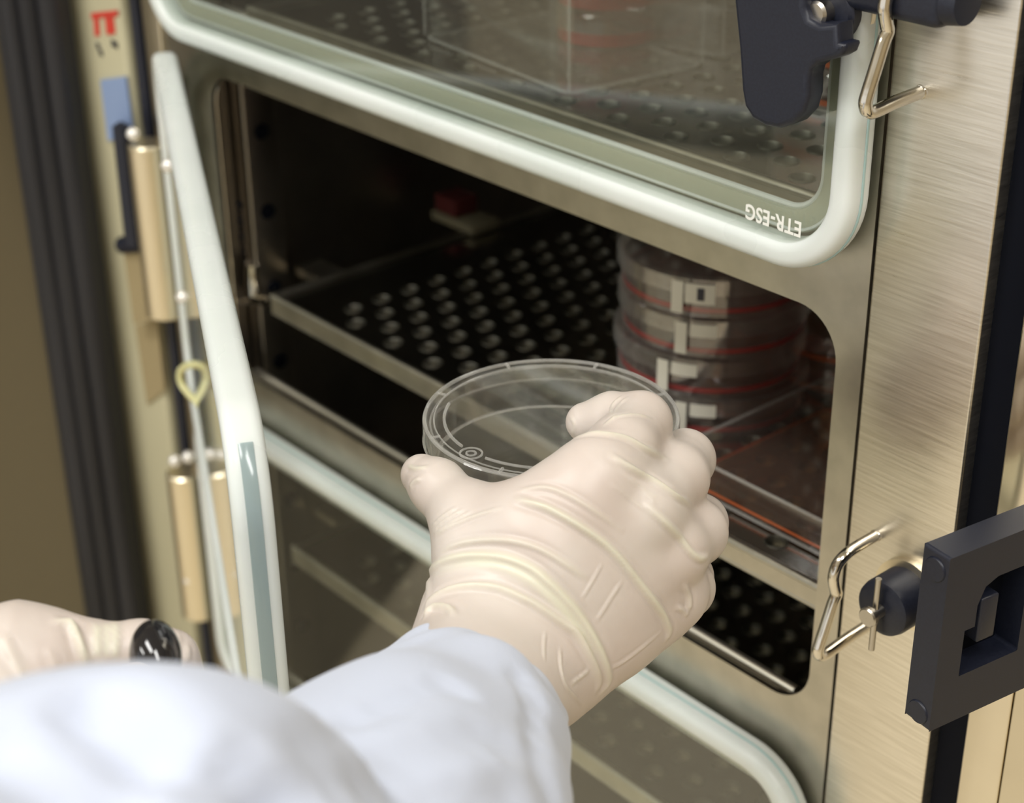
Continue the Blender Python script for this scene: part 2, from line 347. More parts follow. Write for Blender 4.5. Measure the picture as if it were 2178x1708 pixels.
# inner glass doors ------------------------------------------------
DW, DH, DR = .522, .2265, .036
def prof_rr(w, h, r, n=4):
    return [(x, z) for x, z in rrect(-w/2, w/2, -h/2, h/2, r, n)]
def ring(w, h, inset, r, n=12):
    return rrect(inset, w-inset, -h/2+inset, h/2-inset, r, n)
def ring_normals(path):
    m = len(path); out = []
    for i in range(m):
        a = Vector((path[i-1][0], 0, path[i-1][1])); c_ = Vector((path[(i+1) % m][0], 0, path[(i+1) % m][1]))
        t = (c_-a).normalized(); out.append(Vector((t.z, 0, -t.x)))
    return out
def inner_door(mtx, wide=False):
    def fin(b, name, m, parent, **k):
        b.v = [tuple(mtx @ Vector(v)) for v in b.v]; return b.build(name, m, parent, **k)
    # pane is the door itself
    o = plate('inner_door', [ring(DW, DH, .006, DR-.004)], .004, 0, M['pane'], inc, mtx @ XZ(-.0032))
    pa = ring(DW, DH, .0056, DR-.0056); N = ring_normals(pa); b = MB()
    b.sweep([(x, 0, z) for x, z in pa], prof_rr(.0112, .0145, .0042), lambda i: N[i], (0, 1, 0)); g = fin(b, 'gasket', M['silicone'], o)
    b = MB(); b.sweep([(x, 0, z) for x, z in pa], prof_rr(.0012, .0036, .0005, 2), lambda i: N[i], (0, 1, 0))
    b.v = [tuple(v) for v in b.v]
    b2 = MB(); pb = ring(DW, DH, -.0001, DR); b2.sweep([(x, .0003, z) for x, z in pb], prof_rr(.0008, .0052 if wide else .0012, .0003, 2), lambda i: N[i], (0, 1, 0))
    if wide: b2.f = [q for q in b2.f if all(pb[k//len(prof_rr(.0008, .0052, .0003, 2))][0] > DW-.016 for k in q)]
    fin(b2, 'glass_edge', M['glass_edge' if wide else 'glass_edge2'], o)
    pi = ring(DW, DH, .0165, DR-.014); Ni = ring_normals(pi); b = MB()
    b.sweep([(x, .0052, z) for x, z in pi], prof_rr(.010, .005, .002, 2), lambda i: Ni[i], (0, 1, 0)); fin(b, 'gasket_flange', M['silicone_in'], o)
    pj = ring(DW, DH, .0222, DR-.020); b = MB(); b.tube([(x, .0056, z) for x, z in pj], .0014, 8, closed=True); fin(b, 'gasket_lip', M['silicone'], o)
    pk = ring(DW, DH, .0135, DR-.0125); b = MB(); b.tube([(x, .0028, z) for x, z in pk], .0007, 6, closed=True); fin(b, 'gasket_bead', M['silicone'], o)
    return o
closed = lambda zc: Matrix.Translation(tw(-.893, .490, zc))
up_door = inner_door(closed(-.1478)); inner_door(closed(-.1478+.2335)); inner_door(closed(-.6148)); inner_door(closed(-.8483))
ang = math.atan2(-.459, .888)
opn = inner_door(Matrix.Translation(tw(-.897, .494, -.3813)) @ Matrix.Rotation(ang, 4, 'Z'), True)
# printed mark on the upper pane, upside down as the pane is fitted
fc = bpy.data.curves.new('printed_mark', 'FONT'); fc.body = 'ETR-ESG'; fc.size = .0088; fc.extrude = .00005; fc.offset = .00018; fc.align_x = 'CENTER'; fc.align_y = 'CENTER'; fc.space_character = 1.05
fo = bpy.data.objects.new('printed_mark', fc); C.objects.link(fo)
me = bpy.data.meshes.new_from_object(fo.evaluated_get(bpy.context.evaluated_depsgraph_get())); bpy.data.objects.remove(fo)
me.transform(Matrix(((.86, 0, 0, 0), (0, 1, 0, 0), (0, 0, 1, 0), (0, 0, 0, 1))))
P = on_face(1644, 467, -.0156)
me.transform(Matrix.Translation(Vector(P)) @ Matrix(((1, 0, 0, 0), (0, 0, -1, 0), (0, 1, 0, 0), (0, 0, 0, 1))) @ Matrix.Rotation(math.pi, 4, 'Z'))
link('printed_mark', me, M['white_ink'], up_door, False)
# loop of old tubing at the hinge side of the open door
b = MB(); Q = lambda u, v, y=-.06: on_face(u, v, y)
def spline(P, n=10):
    P = [np.array(p, float) for p in P]; out = []
    for i in range(len(P)-1):
        a = P[max(i-1, 0)]; p1 = P[i]; p2 = P[i+1]; c_ = P[min(i+2, len(P)-1)]
        for k in range(n):
            t = k/n; out.append(.5*((2*p1)+(-a+p2)*t+(2*a-5*p1+4*p2-c_)*t*t+(-a+3*p1-3*p2+c_)*t**3))
    out.append(P[-1]); return out
b.tube(spline([Q(462, 920), Q(455, 860), Q(450, 812), Q(432, 785), Q(404, 776), Q(384, 790), Q(386, 815), Q(402, 838), Q(424, 862), Q(434, 900), Q(442, 960)]), .0023, 10)
b.tube(spline([Q(470, 905), Q(464, 850), Q(455, 790), Q(440, 800)]), .0022, 10)
b.build('tubing_loop', M['yellow'], opn)
b = MB(); p = Q(457, 900); b.box(p-np.array([.007, .003, .006]), p+np.array([.004, .003, .010]), .001); b.build('tubing_sleeve', M['yellow'], opn)

# latch of the upper door -----------------------------------------
pl = [(1553, -150), (1563, 0), (1573, 100), (1579, 190), (1585, 225), (1602, 252), (1630, 268), (1660, 273), (1690, 262), (1712, 238), (1721, 205), (1722, 165), (1727, 146), (1742, 134), (1780, 124), (1794, 116), (1800, 100), (1798, 93), (1786, 90), (1784, 49), (1745, 52), (1722, 40), (1713, 15), (1716, -40), (1740, -80), (1735, -150)]
Y0 = -.030
o = plate('latch_lever', [[(on_face(u, v, Y0)[0], on_face(u, v, Y0)[2]) for u, v in pl][::-1]], .010, .0022, M['black'], up_door, XZ(Y0+.004), 4, 50)
hc = tw(-.385, .4745, -.1545)
b = MB(); b.lathe([(.0001, .002), (.0036, .002), (.0046, .001), (.0046, -.008), (.0001, -.008)], 32, hc, 'y'); b.build('latch_bolt', M['bolt2'], up_door)
b = MB(); b.lathe([(.0001, -.0035), (.0105, -.0035), (.0122, -.005), (.0122, -.012), (.0001, -.012)], 40, hc, 'y')
b.box(tw(-.388, .478, -.1525), tw(-.336, .4945, -.134), .004)
b.tube([T(-.337, .486, -.143), T(-.331, .486, -.143)], [.0088, .0078], 24); b.build('latch_hub', M['black'], up_door)
b = MB(); b.lathe([(.0001, -.0122), (.0145, -.0122), (.0145, -.0142), (.0001, -.0142)], 40, hc, 'y'); b.build('latch_washer', M['hinge'], up_door)
# wire catches, hub and pin on the front strip
def catch(dz):
    x = -.3565; b = MB()
    pts = [(x, .502, -.370), (x, .488, -.3703), (x, .481, -.3712), (x-.0003, .4765, -.3745), (x-.0003, .475, -.380), (x, .4765, -.386), (x, .4775, -.3885), (x, .4757, -.392), (x, .472, -.402), (x, .4695, -.4085), (x, .4685, -.4125), (x, .4705, -.4158), (x, .475, -.4165), (x, .486, -.4155), (x, .502, -.4148)]
    P = spline([(a, c_, e+dz) for a, c_, e in pts], 5); b.tube([tw(*p) for p in P], .0025, 14)
    for z in (-.370, -.4148): b.lathe([(.0036, -.0012), (.0031, -.0002), (.0026, .0016), (.0001, .002)], 20, tw(x, .501, z+dz), 'y')
    return b.build('wire_catch', M['chrome'], inc)
for k in (1, 0, -1): catch(.2325*k)
hc = tw(-.3365, .500, -.3875)
b = MB(); b.lathe([(.0001, .0035), (.0155, .0035), (.0155, 0), (.0001, 0)], 48, hc, 'y'); b.build('hub_washer', M['hinge'], inc)
b = MB(); b.lathe([(.0001, .0200), (.0095, .0200), (.0118, .0185), (.0124, .016), (.0124, .0035), (.0001, .0035)], 48, hc, 'y'); hub = b.build('latch_hub', M['black'], inc)
b = MB(); b.lathe([(.0001, .0285), (.0036, .0285), (.0042, .0278), (.0042, .026), (.0028, .0255), (.0028, .020), (.0001, .020)], 32, hc, 'y'); b.build('hub_bolt', M['bolt2'], hub)
b = MB(); b.tube([hc+Vector((.0002, -.0232, .0165)), hc+Vector((.0002, -.0232, -.0175))], .0013, 12); b.build('cross_pin', M['bolt2'], hub)
# black latch keeper at the right
b = MB(); P0 = tw(-.292, .44, -.3565); RK = Matrix.Rotation(math.radians(-9), 4, 'Z')
kp = [(.0, -.0372), (.0, .0375), (.066, .0375), (.066, -.0372)]
side = [(0, -.0372), (.085, -.0372), (.085, .0375), (0, .0375)]
hole = [(.017, .012), (.020, .019), (.026, .0215), (.042, .0215), (.042, -.017), (.012, -.017), (.012, .003), (.017, .003)]
mk = Matrix.Translation(P0) @ RK @ Matrix(((0, 0, 1, .0055), (1, 0, 0, 0), (0, 1, 0, 0), (0, 0, 0, 1)))
kpo = plate('latch_keeper', [side, hole[::-1]], .0125, 0, M['black'], inc, mk, 2, 30)
mod = kpo.modifiers.new('bevel', 'BEVEL'); mod.width = .0012; mod.segments = 3; mod.limit_method = 'ANGLE'
b = MB(); b.box((-.004, .014, -.020), (.0005, .05, .025)); b.v = [tuple(Matrix.Translation(P0) @ RK @ Vector(v)) for v in b.v]; b.build('keeper_web', M['dark'], kpo, False)
b = MB(); b.box((.002, .020, -.006), (.011, .029, .013), .001); b.v = [tuple(Matrix.Translation(P0) @ RK @ Vector(v)) for v in b.v]; b.build('keeper_bolt', M['black'], kpo)
for zz in (.030, -.032):
    b = MB(); b.lathe([(.0001, .0006), (.0044, .0006), (.0048, .0001), (.0048, -.002)], 32, (.0055, 0, zz), 'y'); b.v = [tuple(Matrix.Translation(P0) @ RK @ Vector(v)) for v in b.v]; b.build('rivet', M['black'], kpo)

# ---------------------------------------------------------------- shelves
b_out = [rrect(-.816, -.372, .507, .965, .006)]
for i in range(0, 22):
    for j in range(-1, 22):
        y = .534+.0213*j-(.0112 if i % 2 else 0); x = -.7705+.0181*i
        if .518 < y < .945: b_out.append([(x+.0054*math.cos(2*math.pi*k/18), y+.0054*math.sin(2*math.pi*k/18)) for k in range(18)][::-1])
def shelf(z, label):
    t = thing('perforated_shelf', label, 'shelf', tw(-.6, .73, z), 'perforated shelves')
    return t
sh0 = shelf(-.415, 'perforated steel shelf in the open middle compartment, under the tall red dish stack')
mt = Matrix.Translation((0, -.5, 1.30-.4165)); pl0 = plate('perforated_plate', b_out, .003, 0, M['shelf'], sh0, mt)
b = MB()                                                      # pressed collars under and around each hole
for ol in b_out[1:]:
    cx = sum(p[0] for p in ol)/18; cy = sum(p[1] for p in ol)/18
    b.lathe([(.0058, 0), (.0058, .0004), (.0054, .0006), (.0051, .0002), (.0049, -.005), (.0053, -.005)], 18, tw(cx, cy, -.415), closed=False)
b.build('hole_collars', M['collar'], pl0)
b = MB()
b.tube([T(-.816, .5065, -.4135), T(-.372, .5065, -.4135)], .0022, 10); b.box(T(-.816, .505, -.4235), T(-.372, .507, -.4145)); b.tube([T(-.816, .5065, -.4235), T(-.372, .5065, -.4235)], .0018, 10)
b.build('front_rim', M['frame'], sh0)
b = MB(); b.tube([T(-.816, .507, -.4135), T(-.816, .965, -.4135)], .002, 10); b.tube([T(-.816, .965, -.4135), T(-.372, .965, -.4135)], .002, 10); b.build('side_rim', M['frame'], sh0)
b = MB()
for y in (.56, .9):
    b = MB(); b.box(T(-.856, y-.01, -.424), T(-.814, y+.01, -.4185)); b.build('shelf_bracket', M['frame'], sh0)
def dup(o, parent=None, loc=None):
    c = o.copy(); C.objects.link(c)
    if parent is not None:
        c.parent = parent; c.matrix_parent_inverse = o.matrix_parent_inverse.copy()
    for ch in list(o.children): dup(ch, c)
    if loc is not None: c.location = loc
    return c
sh1 = dup(sh0, None, tw(-.6, .73, -.239)); sh1['label'] = 'perforated steel shelf behind the closed upper glass door'
sh2 = dup(sh0, None, tw(-.6, .73, -.594)); sh2['label'] = 'perforated steel shelf behind the closed lower glass door'

# ---------------------------------------------------------------- dishes
def lid_profile(R, h, t): return [(.0001, h), (R-.0022, h), (R-.0020, h+.0006), (R-.0006, h+.0006), (R, h-.0002), (R, h-.0088), (R-t, h-.0088), (R-t, h-t), (.0001, h-t)]
def base_profile(R, h, t): return [(.0001, .0008), (R-.0015, .0008), (R-.0012, 0), (R, 0), (R, h), (R-t, h), (R-t, .0008+t), (.0001, .0008+t)]
def dish(name, label, loc, R, H, m, medium=None, group=None, n=72, eh=.0026):
    t = thing(name, label, 'petri dish', loc, group)
    b = MB(); b.lathe(lid_profile(R, H, .0011), n, loc); b.build('lid', m, t, angle=30)
    b = MB(); b.lathe(base_profile(R-.0022, H-.0022, .0011), n, loc); b.build('dish_base', m, t, angle=30)
    if medium:
        b = MB(); b.lathe([(.0001, .0021), (R-.0034, .0021), (R-.0034, .0045), (.0001, .0041)], n, loc); b.build('medium', medium, t)
        b = MB(); b.lathe([(R-.0034, .0021), (R-.0029, .0022), (R-.0029, .0021+eh), (R-.0034, .0021+eh)], n, loc, closed=True); b.build('medium_edge', M['red_rim' if medium is M['red'] else 'orange_rim'], t)
    return t
def strip_label(parent, loc, R, a0, a1, z0, z1, m, name='label'):
    b = MB(); n = 12
    vs = []
    for k in range(n+1):
        a = math.radians(a0+(a1-a0)*k/n)
        for r in (R+.0001, R+.0003):
            for z in (z0, z1): vs.append((loc[0]+r*math.cos(a), loc[1]+r*math.sin(a), loc[2]+z))
    fs = []
    for k in range(n):
        q = k*4; fs += [(q, q+1, q+5, q+4), (q+2, q+6, q+7, q+3), (q+1, q+3, q+7, q+5), (q, q+4, q+6, q+2)]
    fs += [(0, 2, 3, 1), (n*4, n*4+1, n*4+3, n*4+2)]
    b.add(vs, fs); return b.build(name, m, parent, False)
base = on_z(1508, 838, -.4138)
PH = .0222; names = ['bottom', 'second from the bottom', 'third from the bottom', 'topmost']
proto = None
for k in range(4):
    loc = Vector(base)+Vector((random.uniform(-.001, .001), random.uniform(-.001, .001), PH*k))
    nm = 'clear petri dish with a red medium line, %s of the middle stack' % names[k]
    if proto is None: proto = dish('petri_dish', nm, loc, .0505, .0212, M['plastic'], M['red'], 'stack of red dishes in the open compartment'); o = proto
    else: o = dup(proto, None, loc); o['label'] = nm
for k, o in enumerate([x for x in C.objects if x.name.startswith('petri_dish') and x.parent is None]):
    loc = o.location.copy()
    a = -66+[3, -6, 2, 0][k]
    strip_label(o, loc, .0505, a-6, a+1, .002, .019, M['label'])
    if k == 3:
        strip_label(o, loc, .0505, a+2, a+19, .008, .0185, M['label'], 'white_label'); strip_label(o, loc, .0508, a+9, a+13, .010, .0165, M['print'], 'label_print')
    else: strip_label(o, loc, .0505, a+3, a+18, .012, .019, M['label'], 'white_label')
def copies(src, places):
    for loc, lab, grp in places:
        o = dup(src, None, loc); o['label'] = lab; o['group'] = grp
od0 = dish('petri_dish', 'orange petri dish at the right of the open compartment, lower of two', on_z(1800, 775, -.4138), .0455, .0172, M['plastic'], M['orange'], 'orange dishes in the open compartment')
copies(od0, [(Vector(on_z(1800, 775, -.4138))+Vector((0, 0, .018)), 'orange petri dish at the right of the open compartment, upper of two', 'orange dishes in the open compartment')])
# dishes behind the upper door
U1 = Vector(on_z(1290, 82, -.2378))
ur = dish('petri_dish', 'clear petri dish with red medium behind the upper door, lowest of its stack', U1, .0285, .0180, M['box'], M['red'], 'red dishes behind the upper door', 72, .0065)
copies(ur, [(U1+Vector((0, 0, .0188)), 'clear petri dish with red medium behind the upper door, second of its stack', 'red dishes behind the upper door')])
U2 = Vector(on_z(1850, 190, -.2378))
for k in range(3):
    copies(od0, [(U2+Vector((0, 0, .018*k)), 'petri dish with orange medium behind the upper door, %s in its stack' % ['lowest', 'middle', 'topmost'][k], 'orange dishes behind the upper door')])
# clear boxes: rounded thin-walled trays
def clear_box(name, label, p, sx, sy, h, rz, med=None, cat='box', grp=None):
    t = thing(name, label, cat, p, grp, rz); R = Matrix.Translation(Vector(p)) @ Matrix.Rotation(rz, 4, 'Z')
    def rg(x, y, z, r): return [(a, c_, z) for a, c_ in rrect(-x/2, x/2, -y/2, y/2, r, 4)]
    def shell(b, x, y, z0, z1, th, top):
        L = [rg(x, y, z0, .005), rg(x, y, z1, .005), rg(x-2*th, y-2*th, z1, .004), rg(x-2*th, y-2*th, z0+th, .004)] if not top else [rg(x, y, z1, .005), rg(x, y, z0, .005), rg(x-2*th, y-2*th, z0, .004), rg(x-2*th, y-2*th, z1-th, .004)]
        n = len(L[0]); vs = [p_ for l in L for p_ in l]; fs = [tuple(range(n)), tuple(range(3*n, 4*n))]
        for i in range(3):
            for k in range(n): k2 = (k+1) % n; fs.append((i*n+k, i*n+k2, (i+1)*n+k2, (i+1)*n+k))
        b.add([R @ Vector(v) for v in vs], fs)
    b = MB(); shell(b, sx-.003, sy-.003, 0, h-.003, .0012, False); b.build('tray', M['box'], t, angle=30)
    b = MB(); shell(b, sx, sy, h*.55, h, .0012, True); b.build('lid', M['box'], t, angle=30)
    for nm_, z_, dx in (('rim', h-.0006, 0), ('rim', .0008, .0015)):  # whitish lines paint edge highlights along the box rims and corners
        b = MB(); b.tube([R @ Vector((x, y, z_)) for x, y in rrect(-sx/2+dx, sx/2-dx, -sy/2+dx, sy/2-dx, .005, 4)], .0008, 6, closed=True); b.build(nm_, M['rim_glint_mark'], t)
    for qx, qy in ((1, 1), (1, -1), (-1, 1), (-1, -1)):
        b = MB(); b.tube([R @ Vector((qx*(sx/2-.0015), qy*(sy/2-.0015), .002)), R @ Vector((qx*(sx/2-.0015), qy*(sy/2-.0015), h-.001))], .0007, 6); b.build('corner_glint', M['rim_glint_mark'], t)
    if med:
        b = MB(); vs = rg(sx-.006, sy-.006, .0014, .004)+rg(sx-.006, sy-.006, .0045, .004); n = len(vs)//2
        b.add([R @ Vector(v) for v in vs], [tuple(range(n)), tuple(range(n, 2*n))]+[(k, (k+1) % n, n+(k+1) % n, n+k) for k in range(n)]); b.build('medium', med, t)
        b = MB(); b.tube([R @ Vector((x, y,   .003)) for x, y in rrect(-sx/2+.003, sx/2-.003, -sy/2+.003, sy/2-.003, .004, 4)], .0006, 6, closed=True); b.build('medium_edge', M['orange_rim'], t)
    return t
clear_box('culture_box', 'flat clear plastic culture box with orange medium beside the red dish stack', tw(-.4425, .583, -.4138), .105, .115, .020, 0, M['orange'])
clear_box('culture_box', 'clear plastic box of dishes behind the upper glass door', on_z(1190, 110, -.2378), .13, .085, .055, math.radians(-6), None)
clear_box('culture_box', 'low clear plastic box at the front behind the upper glass door', on_z(1480, 60, -.2378), .085, .085, .04, math.radians(12), None)

# ---------------------------------------------------------------- the dish in the hand
DC = at(1172, 885, .66)                       # centre of the lid
hl = Vector((DC[0], DC[1], DC[2]-.0205))
HR = .0500
held = dish('petri_dish', 'empty clear round petri dish held in the gloved right hand', hl, HR, .0205, M['dish'], None, None, 128)
for ch in held.children:
    pass
for nm_, rr_, zz_, tr_ in (('lid_rim_glint', HR-.0009, .0208, .00075), ('lid_rim_glint', HR-.0002, .0120, .00045), ('lid_rim_glint', HR-.0045, .0203, .0003), ('base_rim_glint', HR-.0030, .0188, .0004), ('base_rim_glint', HR-.0034, .0006, .0006), ('base_rim_glint', HR-.0052, .0016, .0004)):  # thin whitish rings paint the highlights that run round lid and base
    b = MB(); b.tube([(hl[0]+rr_*math.cos(2*math.pi*k/128), hl[1]+rr_*math.sin(2*math.pi*k/128), hl[2]+zz_) for k in range(128)], tr_, 8, closed=True); b.build(nm_, M['rim_glint_mark'], held)
b = MB(); zt = hl[2]+.0206                     # moulded marks on the lid
def arc(a0, a1, r, w=.0006):
    b = MB(); b.tube([(hl[0]+r*math.cos(math.radians(a0+(a1-a0)*k/24)), hl[1]+r*math.sin(math.radians(a0+(a1-a0)*k/24)), zt) for k in range(25)], w, 6); b.build('moulded_mark', M['rim_glint_mark'], held)
th0 = math.degrees(math.atan2(*(on_z(1002, 964, zt-1.30)-np.array(hl))[[1, 0]]))
arc(th0+9, th0+55, .0415); arc(th0-9, th0-60, .0415); arc(th0+120, th0+165, .0415)
cm = on_z(1002, 964, zt-1.30)
for r in (.0042, .0018): b = MB(); b.tube([(cm[0]+r*math.cos(2*math.pi*k/24), cm[1]+r*math.sin(2*math.pi*k/24), zt) for k in range(24)], .0004, 6, closed=True); b.build('moulded_mark', M['rim_glint_mark'], held)
for a in range(0, 360, 45):
    a = math.radians(a+th0+22); b = MB(); b.tube([(hl[0]+r*math.cos(a), hl[1]+r*math.sin(a), zt+.0003) for r in (.0455, .0492)], .0006, 6); b.build('moulded_mark', M['rim_glint_mark'], held)

# ---------------------------------------------------------------- implicit surfaces for the person
def smin(a, b_, k):
    h = np.clip(.5+.5*(b_-a)/k, 0, 1); return b_*(1-h)+a*h-k*h*(1-h)
def cone(P, a, b_, ra, rb):
    ab = b_-a; t = np.clip(((P-a) @ ab)/ab.dot(ab), 0, 1)
    return np.linalg.norm(P-a-t[:, None]*ab, axis=1)-(ra+(rb-ra)*t)
def chain_pts(ch): return [(at(u, v, d), r/1000) for u, v, d, r in ch]
def make_sdf(chains, ks, cut=None):
    CH = [chain_pts(c) for c in chains]
    def f(P):
        tot = None
        for c, k in zip(CH, ks):
            d = None
            for (a, ra), (b_, rb) in zip(c[:-1], c[1:]):
                q = cone(P, a, b_, ra, rb); d = q if d is None else smin(d, q, .004)
            tot = d if tot is None else smin(tot, d, k)
        if cut is not None: tot = -smin(-tot, cut(P), .0015)
        return tot
    pts = np.array([p for c in CH for p, r in c]); rr = max(r for c in CH for p, r in c)
    return f, pts.min(0)-rr-.006, pts.max(0)+rr+.006
def surface(f, lo, hi, h):
    n = np.ceil((hi-lo)/h).astype(int)+1
    st = 5                                       # coarse pass, then only cells near the surface
    nc = (n+st-1)//st+1
    gx = [lo[i]+np.arange(nc[i])*h*st for i in range(3)]
    G = np.stack(np.meshgrid(*gx, indexing='ij'), -1).reshape(-1, 3)
    D = f(G).reshape(nc); V = np.full(nc*st, 1.0, dtype=np.float32)
    V = np.repeat(np.repeat(np.repeat(np.where(D > 0, 1., -1.), st, 0), st, 1), st, 2).astype(np.float32)
    near = np.zeros(nc, bool)
    A = np.abs(D) < h*st*2.2
    idx = np.argwhere(A)
    off = np.stack(np.meshgrid(*[np.arange(st)]*3, indexing='ij'), -1).reshape(-1, 3)
    cells = (idx[:, None, :]*st+off[None]).reshape(-1, 3)
    vals = np.concatenate([f(lo+c*h) for c in np.array_split(cells, max(1, len(cells)//400000))])
    V[cells[:, 0], cells[:, 1], cells[:, 2]] = vals
    S = V < 0; N = S.shape
    c8 = [S[i:N[0]-1+i, j:N[1]-1+j, k:N[2]-1+k] for i in (0, 1) for j in (0, 1) for k in (0, 1)]
    cnt = sum(c.astype(np.int8) for c in c8); act = (cnt > 0) & (cnt < 8); ids = np.full(act.shape, -1, np.int64); ai = np.argwhere(act); ids[act] = np.arange(len(ai))
    pos = np.zeros((len(ai), 3)); wt = np.zeros(len(ai))
    for ax in range(3):
        for o1 in (0, 1):
            for o2 in (0, 1):
                o = [0, 0, 0]; others = [i for i in range(3) if i != ax]; o[others[0]] = o1; o[others[1]] = o2
                p = ai+np.array(o); q = p.copy(); q[:, ax] += 1
                a = V[p[:, 0], p[:, 1], p[:, 2]]; b_ = V[q[:, 0], q[:, 1], q[:, 2]]; m = (a < 0) != (b_ < 0)
                t = np.where(m, a/(a-b_+1e-12), 0); e = p.astype(float); e[:, ax] += t
                pos += e*m[:, None]; wt += m
    pos = lo+pos/wt[:, None]*h
    faces = []
    for ax in range(3):
        a1, a2 = [(1, 2), (2, 0), (0, 1)][ax]
        sl = [slice(None)]*3; sl[ax] = slice(0, N[ax]-1); s2 = [slice(None)]*3; s2[ax] = slice(1, N[ax])
        ch = S[tuple(sl)] != S[tuple(s2)]; e = np.argwhere(ch)
        e = e[(e[:, a1] > 0) & (e[:, a2] > 0) & (e[:, a1] < N[a1]-1) & (e[:, a2] < N[a2]-1)]
        inside = S[e[:, 0], e[:, 1], e[:, 2]]
        d1 = np.zeros(3, int); d1[a1] = 1; d2 = np.zeros(3, int); d2[a2] = 1
        g = lambda x: ids[x[:, 0], x[:, 1], x[:, 2]]
        Q = np.stack([g(e-d1-d2), g(e-d2), g(e), g(e-d1)], 1); Q[~inside] = Q[~inside][:, ::-1]; faces.append(Q)
    Fc = np.concatenate(faces); Fc = Fc[(Fc >= 0).all(1)]
    for _ in range(2):                            # settle the vertices on the surface
        d = f(pos); g = grad(f, pos); pos = pos-g*np.clip(d, -h, h)[:, None]
    return pos, Fc
def grad(f, P, e=.0004):
    g = np.stack([f(P+np.array(o)*e)-f(P-np.array(o)*e) for o in np.eye(3)], 1)
    return g/np.maximum(np.linalg.norm(g, axis=1), 1e-9)[:, None]
def np_mesh(name, P, Fc, m, parent, attr=None):
    me = bpy.data.meshes.new(name); me.from_pydata(P.tolist(), [], Fc.tolist())
    if attr is not None:
        a = me.attributes.new('fold', 'FLOAT', 'POINT'); a.data.foreach_set('value', attr.astype(np.float32))
    bm = bmesh.new(); bm.from_mesh(me); bmesh.ops.recalc_face_normals(bm, faces=bm.faces[:]); bm.to_mesh(me); bm.free()
    return link(name, me, m, parent, True)
def trace(f, uv, d0=.45, d1=.8):
    """where the sight line through each (u, v) first meets the surface"""
    R = np.array([ray(u, v) for u, v in uv]); L = np.linalg.norm(R, axis=1); t = np.full(len(R), d0); ok = np.ones(len(R), bool)
    for _ in range(60):
        d = f(EYE+R*t[:, None]); t = np.minimum(t+np.clip(d, -.01, .02)/L*.9, d1)
    d = f(EYE+R*t[:, None]); return EYE+R*t[:, None], np.abs(d) < .0008
def smooth2d(P, n=14):
    return [tuple(q[:2]) for q in spline([(a, b_, 0) for a, b_ in P], n)]
def add_folds(P, f, folds):
    """raise glove folds along lines that lie on the surface"""
    N = grad(f, P); att = np.zeros(len(P)); H = np.zeros(len(P))
    for line, wmm, hmm, yel in folds:
        uv = smooth2d(line, 16); X, ok = trace(f, uv); X = X[ok]
        if len(X) < 3: continue
        kd = kdtree.KDTree(len(X))
        for i, x in enumerate(X): kd.insert(x, i)
        kd.balance(); lo, hi = X.min(0)-.01, X.max(0)+.01; sel = np.where(((P > lo) & (P < hi)).all(1))[0]
        w = wmm/1000*.8
        for i in sel:
            c_, k, d = kd.find(P[i])
            if d < w*3:
                tp = min(1, 4*k/len(X)+.15, 4*(len(X)-1-k)/len(X)+.15)
                g = math.exp(-(d/w)**2)*tp; H[i] += hmm/1000*g-hmm/1000*.35*math.exp(-((d-w*1.7)/(w*.8))**2)*tp; att[i] = max(att[i], yel*g)
    return P+N*H[:, None], att

def glove_mat():
    m = mat('latex_glove', (.68, .60, .53), .40, sss=.18, sssr=(.004, .003, .002))
    b_ = m.node_tree.nodes['Principled BSDF']; at_ = nd(m, 'ShaderNodeAttribute', attribute_name='fold')
    tc = nd(m, 'ShaderNodeTexCoord'); nz = nd(m, 'ShaderNodeTexNoise'); nz.inputs['Scale'].default_value = 28; nz.inputs['Detail'].default_value = 3
    lk(m, tc.outputs['Object'], nz.inputs[0])
    c1 = nd(m, 'ShaderNodeValToRGB'); c1.color_ramp.elements[0].position = .36; c1.color_ramp.elements[1].position = .66
    c1.color_ramp.elements[0].color = (.60, .52, .475, 1); c1.color_ramp.elements[1].color = (.64, .58, .535, 1); lk(m, nz.outputs[0], c1.inputs[0])
    mx = nd(m, 'ShaderNodeMix', data_type='RGBA'); lk(m, at_.outputs['Fac'], mx.inputs[0]); lk(m, c1.outputs[0], mx.inputs[6]); mx.inputs[7].default_value = (.69, .67, .55, 1)
    lk(m, mx.outputs[2], b_.inputs['Base Color'])
    n2 = nd(m, 'ShaderNodeTexNoise'); n2.inputs['Scale'].default_value = 120; n2.inputs['Detail'].default_value = 4; lk(m, tc.outputs['Object'], n2.inputs[0])
    wv = nd(m, 'ShaderNodeBump'); wv.inputs['Distance'].default_value = .0004; wv.inputs['Strength'].default_value = .5; lk(m, n2.outputs[0], wv.inputs['Height']); lk(m, wv.outputs[0], b_.inputs['Normal'])
    return m
M['glove'] = glove_mat()
person = thing('person', 'person in a white lab coat and pale latex gloves reaching into the incubator', 'person', at(1060, 1440, .588))

